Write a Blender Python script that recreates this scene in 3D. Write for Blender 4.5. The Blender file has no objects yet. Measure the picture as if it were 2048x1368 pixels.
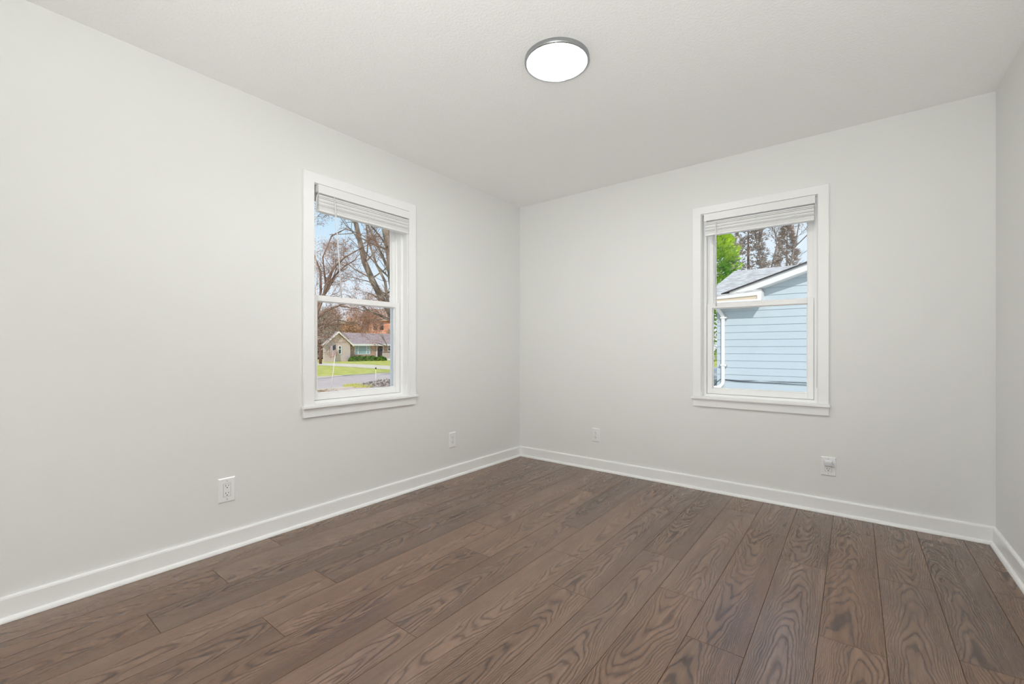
import bpy, bmesh, math, random
from mathutils import Vector, Matrix

S = bpy.context.scene
COL = S.collection

# ------------------------------------------------------------------ camera
CAM = Vector((2.600, -3.468, 1.058))
YAW = math.atan(685 / 880.0)
cd = bpy.data.cameras.new('camera')
cam = bpy.data.objects.new('camera', cd)
COL.objects.link(cam)
cam.location = CAM
cam.rotation_euler = (math.pi / 2, 0, YAW)
cd.sensor_width = 36.0
cd.lens = 880.0 / 2048 * 36.0
cd.shift_y = 12.0 / 2048
cd.clip_start = 0.02
cd.clip_end = 500
S.camera = cam

# ------------------------------------------------------------------ view, sky, sun
S.view_settings.view_transform = 'Standard'
S.view_settings.look = 'None'
S.view_settings.exposure = 0.0
S.view_settings.gamma = 1.0
S.view_settings.use_curve_mapping = False
S.cycles.use_denoising = True
S.cycles.max_bounces = 14
S.cycles.diffuse_bounces = 8
S.cycles.transparent_max_bounces = 16
S.cycles.sample_clamp_indirect = 8.0

W = bpy.data.worlds.new('sky')
S.world = W
W.use_nodes = True
wn, wl = W.node_tree.nodes, W.node_tree.links
wn.clear()
w_out = wn.new('ShaderNodeOutputWorld')
w_bg = wn.new('ShaderNodeBackground')
w_bg.inputs['Strength'].default_value = 1.05
w_tc = wn.new('ShaderNodeTexCoord')
w_sep = wn.new('ShaderNodeSeparateXYZ')
wl.new(w_tc.outputs['Generated'], w_sep.inputs[0])
w_ramp = wn.new('ShaderNodeValToRGB')
e = w_ramp.color_ramp.elements
e[0].position = 0.0
e[0].color = (0.93, 0.95, 1.0, 1)
e[1].position = 0.55
e[1].color = (0.46, 0.66, 0.90, 1)
m_ = e.new(0.12)
m_.color = (0.80, 0.90, 1.0, 1)
m_ = e.new(0.26)
m_.color = (0.60, 0.82, 1.0, 1)
wl.new(w_sep.outputs['Z'], w_ramp.inputs[0])
w_noi = wn.new('ShaderNodeTexNoise')
w_noi.inputs['Scale'].default_value = 2.2
w_noi.inputs['Detail'].default_value = 6
w_map = wn.new('ShaderNodeMapping')
w_map.inputs['Scale'].default_value = (1, 1, 3.0)
wl.new(w_tc.outputs['Generated'], w_map.inputs[0])
wl.new(w_map.outputs[0], w_noi.inputs['Vector'])
w_cr = wn.new('ShaderNodeMapRange')
w_cr.inputs['From Min'].default_value = 0.48
w_cr.inputs['From Max'].default_value = 0.75
w_cr.inputs['To Max'].default_value = 0.7
wl.new(w_noi.outputs['Fac'], w_cr.inputs['Value'])
w_mix = wn.new('ShaderNodeMix')
w_mix.data_type = 'RGBA'
wl.new(w_cr.outputs[0], w_mix.inputs['Factor'])
wl.new(w_ramp.outputs[0], w_mix.inputs['A'])
w_mix.inputs['B'].default_value = (0.95, 0.97, 1.0, 1)
wl.new(w_mix.outputs['Result'], w_bg.inputs['Color'])
wl.new(w_bg.outputs[0], w_out.inputs[0])

sd = bpy.data.lights.new('sun', 'SUN')
sd.energy = 2.7
sd.angle = math.radians(1.0)
sd.color = (1.0, 0.98, 0.95)
sun = bpy.data.objects.new('sun', sd)
COL.objects.link(sun)
sun.location = (20, -30, 30)
sun.rotation_euler = Vector((-0.40, 0.68, -0.60)).to_track_quat('-Z', 'Y').to_euler()

LAMP_STRENGTH = 64.0
FILL_UP_STRENGTH = 610.0  # bowl of the added fill lamp behind the camera
FILL_SPOT_POWER = 182.0  # side spot of the same added fill lamp

# ------------------------------------------------------------------ helpers
RL = {}          # object -> world location of its root


def tag(o, label=None, cat=None, group=None, kind=None):
    if label:
        o['label'] = label
    if cat:
        o['category'] = cat
    if group:
        o['group'] = group
    if kind:
        o['kind'] = kind
    return o


def thing(name, loc, label, cat, group=None, kind=None):
    o = bpy.data.objects.new(name, None)
    COL.objects.link(o)
    o.location = loc
    o.empty_display_size = 0.05
    RL[o] = Vector(loc)
    return tag(o, label, cat, group, kind)


class MB:
    def __init__(self, fmap=None):
        self.v, self.f, self.m = [], [], []
        self.fm = fmap

    def vert(self, p):
        p = self.fm(*p) if self.fm else p
        self.v.append(Vector(p))
        return len(self.v) - 1

    def face(self, pts, mi=0):
        self.f.append([self.vert(p) for p in pts])
        self.m.append(mi)

    def box(self, lo, hi, mi=0):
        x0, y0, z0 = lo
        x1, y1, z1 = hi
        b = [self.vert(p) for p in ((x0, y0, z0), (x1, y0, z0), (x1, y1, z0), (x0, y1, z0),
                                    (x0, y0, z1), (x1, y0, z1), (x1, y1, z1), (x0, y1, z1))]
        for q in ((0, 3, 2, 1), (4, 5, 6, 7), (0, 1, 5, 4), (1, 2, 6, 5), (2, 3, 7, 6), (3, 0, 4, 7)):
            self.f.append([b[i] for i in q])
            self.m.append(mi)

    def frame(self, u0, u1, z0, z1, w0, w1, tl, tr, tt, tb, mi=0):
        """rectangular frame in (u, w, z) with mitre-less members"""
        self.box((u0, w0, z0), (u0 + tl, w1, z1), mi)
        self.box((u1 - tr, w0, z0), (u1, w1, z1), mi)
        if tt:
            self.box((u0 + tl, w0, z1 - tt), (u1 - tr, w1, z1), mi)
        if tb:
            self.box((u0 + tl, w0, z0), (u1 - tr, w1, z0 + tb), mi)

    def prism(self, prof, a0, a1, axis=0, mi=0):
        """closed profile swept along an axis; prof = list of the other two coords"""
        def put(a, p):
            return [(a, p[0], p[1]), (p[0], a, p[1]), (p[0], p[1], a)][axis]
        n = len(prof)
        A = [self.vert(put(a0, p)) for p in prof]
        B = [self.vert(put(a1, p)) for p in prof]
        self.f.append(A[::-1]); self.m.append(mi)
        self.f.append(B); self.m.append(mi)
        for i in range(n):
            j = (i + 1) % n
            self.f.append([A[i], A[j], B[j], B[i]]); self.m.append(mi)

    def tube(self, pts, rad, seg=6, mi=0, cap=True):
        pts = [Vector(p) for p in pts]
        n = len(pts)
        if not hasattr(rad, '__len__'):
            rad = [rad] * n
        rings = []
        ref = Vector((0.31, 0.17, 0.93))
        for i, p in enumerate(pts):
            d = (pts[min(i + 1, n - 1)] - pts[max(i - 1, 0)]).normalized()
            if abs(d.dot(ref)) > 0.97:
                ref = Vector((1, 0, 0))
            a = d.cross(ref).normalized()
            b = d.cross(a)
            rings.append([self.vert(p + (a * math.cos(2 * math.pi * k / seg) + b * math.sin(2 * math.pi * k / seg)) * rad[i]) for k in range(seg)])
        for i in range(n - 1):
            for k in range(seg):
                k2 = (k + 1) % seg
                self.f.append([rings[i][k], rings[i][k2], rings[i + 1][k2], rings[i + 1][k]]); self.m.append(mi)
        if cap:
            self.f.append(rings[0][::-1]); self.m.append(mi)
            self.f.append(rings[-1]); self.m.append(mi)

    def lathe(self, prof, cx, cy, seg=64, mi=0):
        rings = []
        for r, z in prof:
            if r < 1e-6:
                rings.append([self.vert((cx, cy, z))])
            else:
                rings.append([self.vert((cx + r * math.cos(2 * math.pi * k / seg), cy + r * math.sin(2 * math.pi * k / seg), z)) for k in range(seg)])
        for a, b in zip(rings, rings[1:]):
            for k in range(seg):
                k2 = (k + 1) % seg
                q = [a[k % len(a)], a[k2 % len(a)], b[k2 % len(b)], b[k % len(b)]]
                u = []
                for i in q:
                    if i not in u:
                        u.append(i)
                if len(u) > 2:
                    self.f.append(u); self.m.append(mi)

    def build(self, name, mats, parent=None, smooth=False, bevel=0, recalc=True):
        off = RL.get(parent, Vector((0, 0, 0)))
        me = bpy.data.meshes.new(name)
        me.from_pydata([tuple(p - off) for p in self.v], [], self.f)
        if not isinstance(mats, (list, tuple)):
            mats = [mats]
        for m in mats:
            me.materials.append(m)
        me.polygons.foreach_set('material_index', self.m)
        if recalc:
            bm = bmesh.new()
            bm.from_mesh(me)
            bmesh.ops.recalc_face_normals(bm, faces=bm.faces)
            bm.to_mesh(me)
            bm.free()
        if smooth:
            me.polygons.foreach_set('use_smooth', [True] * len(me.polygons))
        me.update()
        o = bpy.data.objects.new(name, me)
        COL.objects.link(o)
        if parent is not None:
            o.parent = parent
            RL[o] = off
        else:
            RL[o] = Vector((0, 0, 0))
        if bevel:
            b = o.modifiers.new('bevel', 'BEVEL')
            b.width = bevel
            b.segments = 2
            b.limit_method = 'ANGLE'
            b.angle_limit = math.radians(40)
            b.harden_normals = False
        return o


# ------------------------------------------------------------------ materials
def srgb(r, g, b):
    def f(c):
        c /= 255.0
        return c / 12.92 if c <= 0.04045 else ((c + 0.055) / 1.055) ** 2.4
    return (f(r), f(g), f(b), 1.0)


def mat(name, col, rough=0.5, metal=0.0, spec=0.5, bump=0.0, bscale=200.0, var=0.0, vscale=5.0, stretch=None, detail=3, bdist=0.002):
    m = bpy.data.materials.new(name)
    m.use_nodes = True
    n, l = m.node_tree.nodes, m.node_tree.links
    p = n['Principled BSDF']
    p.inputs['Base Color'].default_value = col
    p.inputs['Roughness'].default_value = rough
    p.inputs['Metallic'].default_value = metal
    p.inputs['Specular IOR Level'].default_value = spec
    tc = n.new('ShaderNodeTexCoord')
    mp = n.new('ShaderNodeMapping')
    if stretch:
        mp.inputs['Scale'].default_value = stretch
    l.new(tc.outputs['Object'], mp.inputs[0])
    if var:
        no = n.new('ShaderNodeTexNoise')
        no.inputs['Scale'].default_value = vscale
        no.inputs['Detail'].default_value = detail
        l.new(mp.outputs[0], no.inputs['Vector'])
        mr = n.new('ShaderNodeMapRange')
        mr.inputs['From Min'].default_value = 0.3
        mr.inputs['From Max'].default_value = 0.7
        mr.inputs['To Min'].default_value = 1 - var
        mr.inputs['To Max'].default_value = 1 + var
        l.new(no.outputs['Fac'], mr.inputs[0])
        hs = n.new('ShaderNodeHueSaturation')
        hs.inputs['Color'].default_value = col
        l.new(mr.outputs[0], hs.inputs['Value'])
        l.new(hs.outputs[0], p.inputs['Base Color'])
    if bump:
        nb = n.new('ShaderNodeTexNoise')
        nb.inputs['Scale'].default_value = bscale
        nb.inputs['Detail'].default_value = 3
        l.new(mp.outputs[0], nb.inputs['Vector'])
        bn = n.new('ShaderNodeBump')
        bn.inputs['Strength'].default_value = bump
        bn.inputs['Distance'].default_value = bdist
        l.new(nb.outputs['Fac'], bn.inputs['Height'])
        l.new(bn.outputs[0], p.inputs['Normal'])
    return m


def two_tone(name, c1, c2, scale, rough=0.8, lo=0.4, hi=0.6, stretch=None, bump=0.0):
    m = mat(name, c1, rough, stretch=stretch, bump=bump, bscale=scale, bdist=0.02)
    n, l = m.node_tree.nodes, m.node_tree.links
    p = n['Principled BSDF']
    mp = next(x for x in n if x.bl_idname == 'ShaderNodeMapping')
    no = n.new('ShaderNodeTexNoise')
    no.inputs['Scale'].default_value = scale
    no.inputs['Detail'].default_value = 5
    l.new(mp.outputs[0], no.inputs['Vector'])
    r = n.new('ShaderNodeValToRGB')
    r.color_ramp.elements[0].position = lo
    r.color_ramp.elements[1].position = hi
    r.color_ramp.elements[0].color = c1
    r.color_ramp.elements[1].color = c2
    l.new(no.outputs['Fac'], r.inputs[0])
    l.new(r.outputs[0], p.inputs['Base Color'])
    return m


M = {}
M['wall'] = mat('wall_paint', (0.80, 0.805, 0.792, 1), 0.6, spec=0.25, bump=0.12, bscale=180, bdist=0.001)
M['ceiling'] = mat('ceiling_paint', (0.93, 0.935, 0.93, 1), 0.9, spec=0.1, bump=0.55, bscale=95, bdist=0.004)
M['trim'] = mat('trim_paint', (0.88, 0.885, 0.88, 1), 0.32, spec=0.4, bump=0.02, bscale=60)
M['vinyl'] = mat('window_vinyl', (0.92, 0.92, 0.92, 1), 0.3, spec=0.4, bump=0.01, bscale=50)
M['blind'] = mat('blind_vinyl', (0.84, 0.84, 0.84, 1), 0.35, spec=0.4, bump=0.03, bscale=90)
M['cord'] = mat('blind_cord', (0.86, 0.86, 0.85, 1), 0.6, var=0.03, vscale=300)
M['plastic'] = mat('outlet_plastic', (0.86, 0.86, 0.86, 1), 0.28, spec=0.5, bump=0.01, bscale=80)
M['plug'] = mat('plug_plastic', (0.72, 0.72, 0.78, 1), 0.35, spec=0.5, bump=0.01, bscale=80)
M['slot'] = mat('slot_dark', (0.02, 0.02, 0.02, 1), 0.6, var=0.1)
M['screw'] = mat('screw_metal', (0.6, 0.6, 0.6, 1), 0.3, 0.7, var=0.05, vscale=200)
M['nickel'] = mat('brushed_nickel', (0.40, 0.42, 0.43, 1), 0.35, 0.9, var=0.05, vscale=40, stretch=(1, 1, 30))
M['gap_shade'] = mat('shadow_gap', (0.25, 0.25, 0.25, 1), 0.8, var=0.1)


def glass(name, tint=(1, 1, 1, 1), gl=0.06):
    m = bpy.data.materials.new(name)
    m.use_nodes = True
    n, l = m.node_tree.nodes, m.node_tree.links
    n.clear()
    o = n.new('ShaderNodeOutputMaterial')
    t = n.new('ShaderNodeBsdfTransparent')
    t.inputs[0].default_value = tint
    g = n.new('ShaderNodeBsdfGlossy')
    g.inputs['Roughness'].default_value = 0.02
    fr = n.new('ShaderNodeFresnel')
    fr.inputs['IOR'].default_value = 1.3
    mx = n.new('ShaderNodeMixShader')
    l.new(fr.outputs[0], mx.inputs[0])
    l.new(t.outputs[0], mx.inputs[1])
    l.new(g.outputs[0], mx.inputs[2])
    l.new(mx.outputs[0], o.inputs[0])
    return m


M['glass'] = glass('window_glass', (0.975, 0.975, 0.975, 1))


def emit(name, col, s):
    m = bpy.data.materials.new(name)
    m.use_nodes = True
    n, l = m.node_tree.nodes, m.node_tree.links
    n.clear()
    o = n.new('ShaderNodeOutputMaterial')
    em = n.new('ShaderNodeEmission')
    em.inputs[0].default_value = col
    em.inputs[1].default_value = s
    l.new(em.outputs[0], o.inputs[0])
    return m


def wood_material():
    m = bpy.data.materials.new('walnut_planks')
    m.use_nodes = True
    n, l = m.node_tree.nodes, m.node_tree.links
    p = n['Principled BSDF']

    def math_(op, a, b=None, c=None):
        x = n.new('ShaderNodeMath')
        x.operation = op
        for i, q in enumerate((a, b, c)):
            if q is None:
                continue
            if isinstance(q, (int, float)):
                x.inputs[i].default_value = q
            else:
                l.new(q, x.inputs[i])
        return x.outputs[0]

    at = n.new('ShaderNodeAttribute')
    at.attribute_name = 'plank_uvw'
    sp = n.new('ShaderNodeSeparateXYZ')
    l.new(at.outputs['Vector'], sp.inputs[0])
    u, v, r = sp.outputs[0], sp.outputs[1], sp.outputs[2]

    def vec(a, b, c):
        x = n.new('ShaderNodeCombineXYZ')
        for i, q in enumerate((a, b, c)):
            if isinstance(q, (int, float)):
                x.inputs[i].default_value = q
            else:
                l.new(q, x.inputs[i])
        return x.outputs[0]

    def noise(vv, scale, det=3, rough=0.5, dist=0.0):
        x = n.new('ShaderNodeTexNoise')
        x.inputs['Scale'].default_value = scale
        x.inputs['Detail'].default_value = det
        x.inputs['Roughness'].default_value = rough
        x.inputs['Distortion'].default_value = dist
        l.new(vv, x.inputs['Vector'])
        return x.outputs['Fac']

    r37 = math_('MULTIPLY', r, 37.0)
    # cathedral figure: nested arches, centre line wanders along the plank
    low = noise(vec(math_('MULTIPLY', u, 2.0), math_('MULTIPLY', v, 1.0), r37), 2.2, 3, 0.55)
    wob = math_('MULTIPLY', math_('SUBTRACT', low, 0.5), 0.12)
    uc = math_('ADD', u, wob)
    uc = math_('ADD', uc, math_('MULTIPLY', math_('SUBTRACT', r, 0.5), 0.09))
    par = math_('MULTIPLY', math_('MULTIPLY', uc, uc), 95.0)
    med = noise(vec(math_('MULTIPLY', u, 5.0), math_('MULTIPLY', v, 1.1), r37), 1.5, 3, 0.5)
    h = math_('ADD', math_('MULTIPLY', v, 0.85), par)
    h = math_('ADD', h, math_('MULTIPLY', med, 0.75))
    rings = math_('FRACT', math_('MULTIPLY', h, 10.0))
    tri = math_('ABSOLUTE', math_('SUBTRACT', math_('MULTIPLY', rings, 2.0), 1.0))
    line = math_('POWER', tri, 2.6)
    # pores: short dark dashes along the grain
    pores = noise(vec(math_('MULTIPLY', u, 210.0), math_('MULTIPLY', v, 9.0), r37), 1.0, 2, 0.6)
    streak = noise(vec(math_('MULTIPLY', u, 40.0), math_('MULTIPLY', v, 1.3), r37), 1.0, 4, 0.6)
    cloud = noise(vec(math_('MULTIPLY', u, 6.0), math_('MULTIPLY', v, 1.6), r37), 1.2, 3, 0.6)
    k = math_('ADD', math_('MULTIPLY', line, 0.50), math_('MULTIPLY', streak, 0.55))
    k = math_('ADD', k, math_('MULTIPLY', math_('SUBTRACT', pores, 0.5), 0.55))
    k = math_('ADD', k, math_('MULTIPLY', math_('SUBTRACT', cloud, 0.5), 0.4))
    k = math_('ADD', k, math_('MULTIPLY', math_('SUBTRACT', r, 0.5), 0.22))
    ramp = n.new('ShaderNodeValToRGB')
    el = ramp.color_ramp.elements
    el[0].position = 0.12
    el[0].color = srgb(134, 106, 88)
    el[1].position = 0.85
    el[1].color = srgb(60, 41, 30)
    q = el.new(0.45)
    q.color = srgb(104, 78, 61)
    l.new(k, ramp.inputs[0])
    hs = n.new('ShaderNodeHueSaturation')
    l.new(ramp.outputs[0], hs.inputs['Color'])
    sat = n.new('ShaderNodeMapRange')
    sat.inputs['To Min'].default_value = 0.92
    sat.inputs['To Max'].default_value = 1.12
    fr = math_('FRACT', math_('MULTIPLY', r, 7.31))
    l.new(fr, sat.inputs[0])
    l.new(sat.outputs[0], hs.inputs['Saturation'])
    l.new(hs.outputs[0], p.inputs['Base Color'])
    rg = n.new('ShaderNodeMapRange')
    rg.inputs['To Min'].default_value = 0.20
    rg.inputs['To Max'].default_value = 0.36
    l.new(math_('ADD', math_('MULTIPLY', pores, 0.6), math_('MULTIPLY', line, 0.4)), rg.inputs[0])
    l.new(rg.outputs[0], p.inputs['Roughness'])
    p.inputs['Specular IOR Level'].default_value = 0.95
    bp = n.new('ShaderNodeBump')
    bp.inputs['Strength'].default_value = 0.22
    bp.inputs['Distance'].default_value = 0.0015
    hh = math_('SUBTRACT', math_('MULTIPLY', pores, -0.7), math_('MULTIPLY', line, 0.9))
    l.new(hh, bp.inputs['Height'])
    l.new(bp.outputs[0], p.inputs['Normal'])
    return m


M['wood'] = wood_material()

# ------------------------------------------------------------------ room shell
RX, RY0, H, T = 3.2, -5.1, 2.44, 0.17     # width, rear wall y, height, wall thickness


def wall_with_hole(mb, fm, u_lo, u_hi, hole):
    mb.fm = fm
    hu0, hu1, hz0, hz1 = hole
    zb, zt = -0.6, H + 0.25
    mb.box((u_lo, -T, zb), (hu0, 0, zt))
    mb.box((hu1, -T, zb), (u_hi, 0, zt))
    mb.box((hu0, -T, zb), (hu1, 0, hz0))
    mb.box((hu0, -T, hz1), (hu1, 0, zt))


fl = lambda u, w, z: (w, u, z)            # left wall: u = y, w = into the room (+x)
fb = lambda u, w, z: (u, -w, z)           # back wall: u = x, w = into the room (-y)

WIN = dict(left=dict(u0=-2.098, u1=-1.381, zt=2.062, zb=0.711, cw=0.067, fm=fl),
           back=dict(u0=1.697, u1=2.412, zt=2.052, zb=0.696, cw=0.060, fm=fb))

for side, fm, lo, hi in (('left', fl, RY0 - T, T), ('back', fb, 0.0, RX)):
    w = WIN[side]
    mb = MB()
    wall_with_hole(mb, fm, lo, hi, (w['u0'] - 0.012, w['u1'] + 0.012, w['zb'] - 0.02, w['zt'] + 0.012))
    tag(mb.build('wall_' + side, M['wall']), kind='structure')
mb = MB()
mb.box((RX, RY0 - T, -0.6), (RX + T, T, H + 0.25))
tag(mb.build('wall_right', M['wall']), kind='structure')
mb = MB()
mb.box((0, RY0 - T, -0.6), (RX, RY0, H + 0.25))
tag(mb.build('wall_front', M['wall']), kind='structure')
mb = MB()
mb.box((0, RY0, H), (RX, 0, H + 0.25))
tag(mb.build('ceiling', M['ceiling']), kind='structure')

# floor: planks run along y, 192.5 mm wide, 1.22 m long
PW, PL = 0.1925, 1.22
JOINT = {-1: -2.366, 0: -2.69, 1: -2.98, 2: -2.39, 3: -2.707, 4: -1.784, 5: -2.414, 6: -1.512, 7: -1.80, 8: -1.224,
         9: -1.53, 10: -1.797, 11: -0.893, 12: -1.495, 13: -2.05, 14: -1.36, 15: -1.9}
rng = random.Random(11)
mb = MB()
data = []
for k in range(-1, 16):
    x0 = max(0.0, 0.185 + PW * k)
    x1 = min(RX, 0.185 + PW * (k + 1))
    if x1 <= x0:
        continue
    xc = 0.185 + PW * (k + 0.5)
    y = JOINT[k] - PL * 5
    while y < 0:
        ya, yb = max(y, RY0), min(y + PL, 0.0)
        y += PL
        if yb <= ya:
            continue
        rv = rng.random()
        ov = rng.uniform(0, 40)
        g, dz = 0.0013, -0.0012
        outer = [(x0, ya), (x1, ya), (x1, yb), (x0, yb)]
        inner = [(x0 + g, ya + g), (x1 - g, ya + g), (x1 - g, yb - g), (x0 + g, yb - g)]
        faces = [[(a[0], a[1], 0.0) for a in inner]]
        for i in range(4):
            j = (i + 1) % 4
            faces.append([(*outer[i], dz), (*outer[j], dz), (*inner[j], 0.0), (*inner[i], 0.0)])
        sgn = 1 if rng.random() < 0.5 else -1
        for nf, fc in enumerate(faces):
            mb.face(fc, 1 if nf else 0)
            for pnt in fc:
                data.append((pnt[0] - xc, sgn * pnt[1] + ov, rv))
M['joint'] = mat('plank_joint', srgb(84, 63, 50), 0.7, spec=0.2, var=0.1, vscale=30)
fo = mb.build('floor', [M['wood'], M['joint']], recalc=False)
att = fo.data.attributes.new('plank_uvw', 'FLOAT_VECTOR', 'CORNER')
flat = []
for li in fo.data.loops:
    flat.extend(data[li.vertex_index])
att.data.foreach_set('vector', flat)
tag(fo, kind='structure')
mb = MB()
mb.box((0, RY0, -0.3), (RX, 0, -0.004))
tag(mb.build('subfloor', M['slot']), kind='structure')

# baseboards with a quarter-round shoe
BP = [(0, 0), (0.0135, 0), (0.0135, 0.086), (0.011, 0.0925), (0.006, 0.095), (0, 0.095)]
SP = [(0.0135, 0), (0.0275, 0), (0.0268, 0.006), (0.0235, 0.013), (0.019, 0.017), (0.0135, 0.0185)]


def baseboard(name, kind):
    for prof, nm in ((BP, name), (SP, 'shoe_moulding')):
        mb = MB()
        if kind == 'left':
            mb.prism([(p[0], p[1] + 0.0005) for p in prof], RY0, 0, axis=1)
        elif kind == 'back':
            mb.prism([(-p[0], p[1] + 0.0005) for p in prof], 0.0, RX, axis=0)
        elif kind == 'right':
            mb.prism([(RX - p[0], p[1] + 0.0005) for p in prof], RY0, 0, axis=1)
        o = mb.build(nm, M['trim'], par if nm != name else None)
        if nm == name:
            par = o
            tag(o, kind='structure')


for s_ in ('left', 'back', 'right'):
    baseboard('baseboard_' + s_, s_)


# ------------------------------------------------------------------ windows
def window(name, w):
    fm, u0, u1, zt, zb, cw = w['fm'], w['u0'], w['u1'], w['zt'], w['zb'], w['cw']
    root = thing(name, fm((u0 + u1) / 2, 0, zb), None, None, kind='structure')
    ct = 0.018

    def part(nm, mb, mt=M['trim'], par=root, bev=0.0015, **k):
        return mb.build(nm, mt, par, bevel=bev, **k)
    # casing: one flat-stock surround, caulked and painted over
    mb = MB(fm)
    uo0, uo1, zo = u0 - cw, u1 + cw, zt + cw - 0.004
    U = [(uo0, zb), (u0, zb), (u0, zt), (u1, zt), (u1, zb), (uo1, zb), (uo1, zo), (uo0, zo)]
    A = [mb.vert((p[0], 0, p[1])) for p in U]
    B = [mb.vert((p[0], ct, p[1])) for p in U]
    for q in ((0, 1, 2, 7), (2, 3, 6, 7), (3, 4, 5, 6)):
        mb.f.append([B[i] for i in q]); mb.m.append(0)
        mb.f.append([A[i] for i in q][::-1]); mb.m.append(0)
    for i in range(8):
        j = (i + 1) % 8
        mb.f.append([A[i], A[j], B[j], B[i]]); mb.m.append(0)
    part('casing', mb, bev=0.003)
    # stool and apron
    mb = MB(fm)
    mb.box((u0 - cw - 0.008, 0, zb - 0.017), (u1 + cw + 0.008, 0.036, zb))
    mb.box((u0 + 0.001, -0.06, zb - 0.017), (u1 - 0.001, 0, zb))
    part('stool', mb, bev=0.003)
    mb = MB(fm)
    mb.box((u0 - cw, 0, zb - 0.072), (u1 + cw, 0.016, zb - 0.017))
    part('apron', mb, bev=0.002)
    # jamb liner
    mb = MB(fm)
    mb.box((u0 - 0.010, -0.05, zb), (u0 + 0.004, 0.0, zt + 0.010))
    mb.box((u1 - 0.004, -0.05, zb), (u1 + 0.010, 0.0, zt + 0.010))
    mb.box((u0, -0.05, zt - 0.004), (u1, 0, zt + 0.010))
    part('jamb', mb)
    # vinyl frame with track steps
    mb = MB(fm)
    mb.frame(u0 - 0.008, u1 + 0.008, zb - 0.016, zt + 0.008, -0.150, -0.050, 0.030, 0.030, 0.030, 0.034)
    mb.frame(u0 + 0.022, u1 - 0.022, zb + 0.018, zt - 0.022, -0.098, -0.093, 0.012, 0.012, 0.010, 0.006)
    mb.frame(u0 + 0.022, u1 - 0.022, zb + 0.018, zt - 0.022, -0.150, -0.132, 0.022, 0.022, 0.020, 0.012)
    part('frame', mb, M['vinyl'])
    # lower sash (room side) and upper sash (outside)
    s0, s1 = u0 + 0.025, u1 - 0.025
    zm = 1.391 if name == 'window_1' else 1.392
    for nm, z0, z1, wa, wb, bt, tp in (('sash', zb + 0.020, zm, -0.091, -0.060, 0.040, 0.036),
                                       ('sash', zm - 0.036, zt - 0.024, -0.130, -0.100, 0.036, 0.036)):
        mb = MB(fm)
        st = 0.035
        mb.frame(s0, s1, z0, z1, wa, wb, st, st, tp, bt)
        # glazing bead
        mb.frame(s0 + st, s1 - st, z0 + bt, z1 - tp, wa + 0.004, wa + 0.014, 0.006, 0.006, 0.006, 0.006)
        sash = part(nm, mb, M['vinyl'], bev=0.002)
        mb = MB(fm)
        mb.box((s0 + st - 0.002, wa + 0.007, z0 + bt - 0.002), (s1 - st + 0.002, wa + 0.010, z1 - tp + 0.002))
        part('pane', mb, M['glass'], sash, bev=0)
        if wb == -0.060:
            mb = MB(fm)
            for uu in (s0 + 0.012, s1 - 0.050):
                mb.box((uu, -0.062, z0 + 0.036), (uu + 0.038, -0.0575, z0 + 0.040))
            part('tilt_latch', mb, M['vinyl'], sash, bev=0)
    return root


window('window_1', WIN['left'])
window('window_2', WIN['back'])


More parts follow.
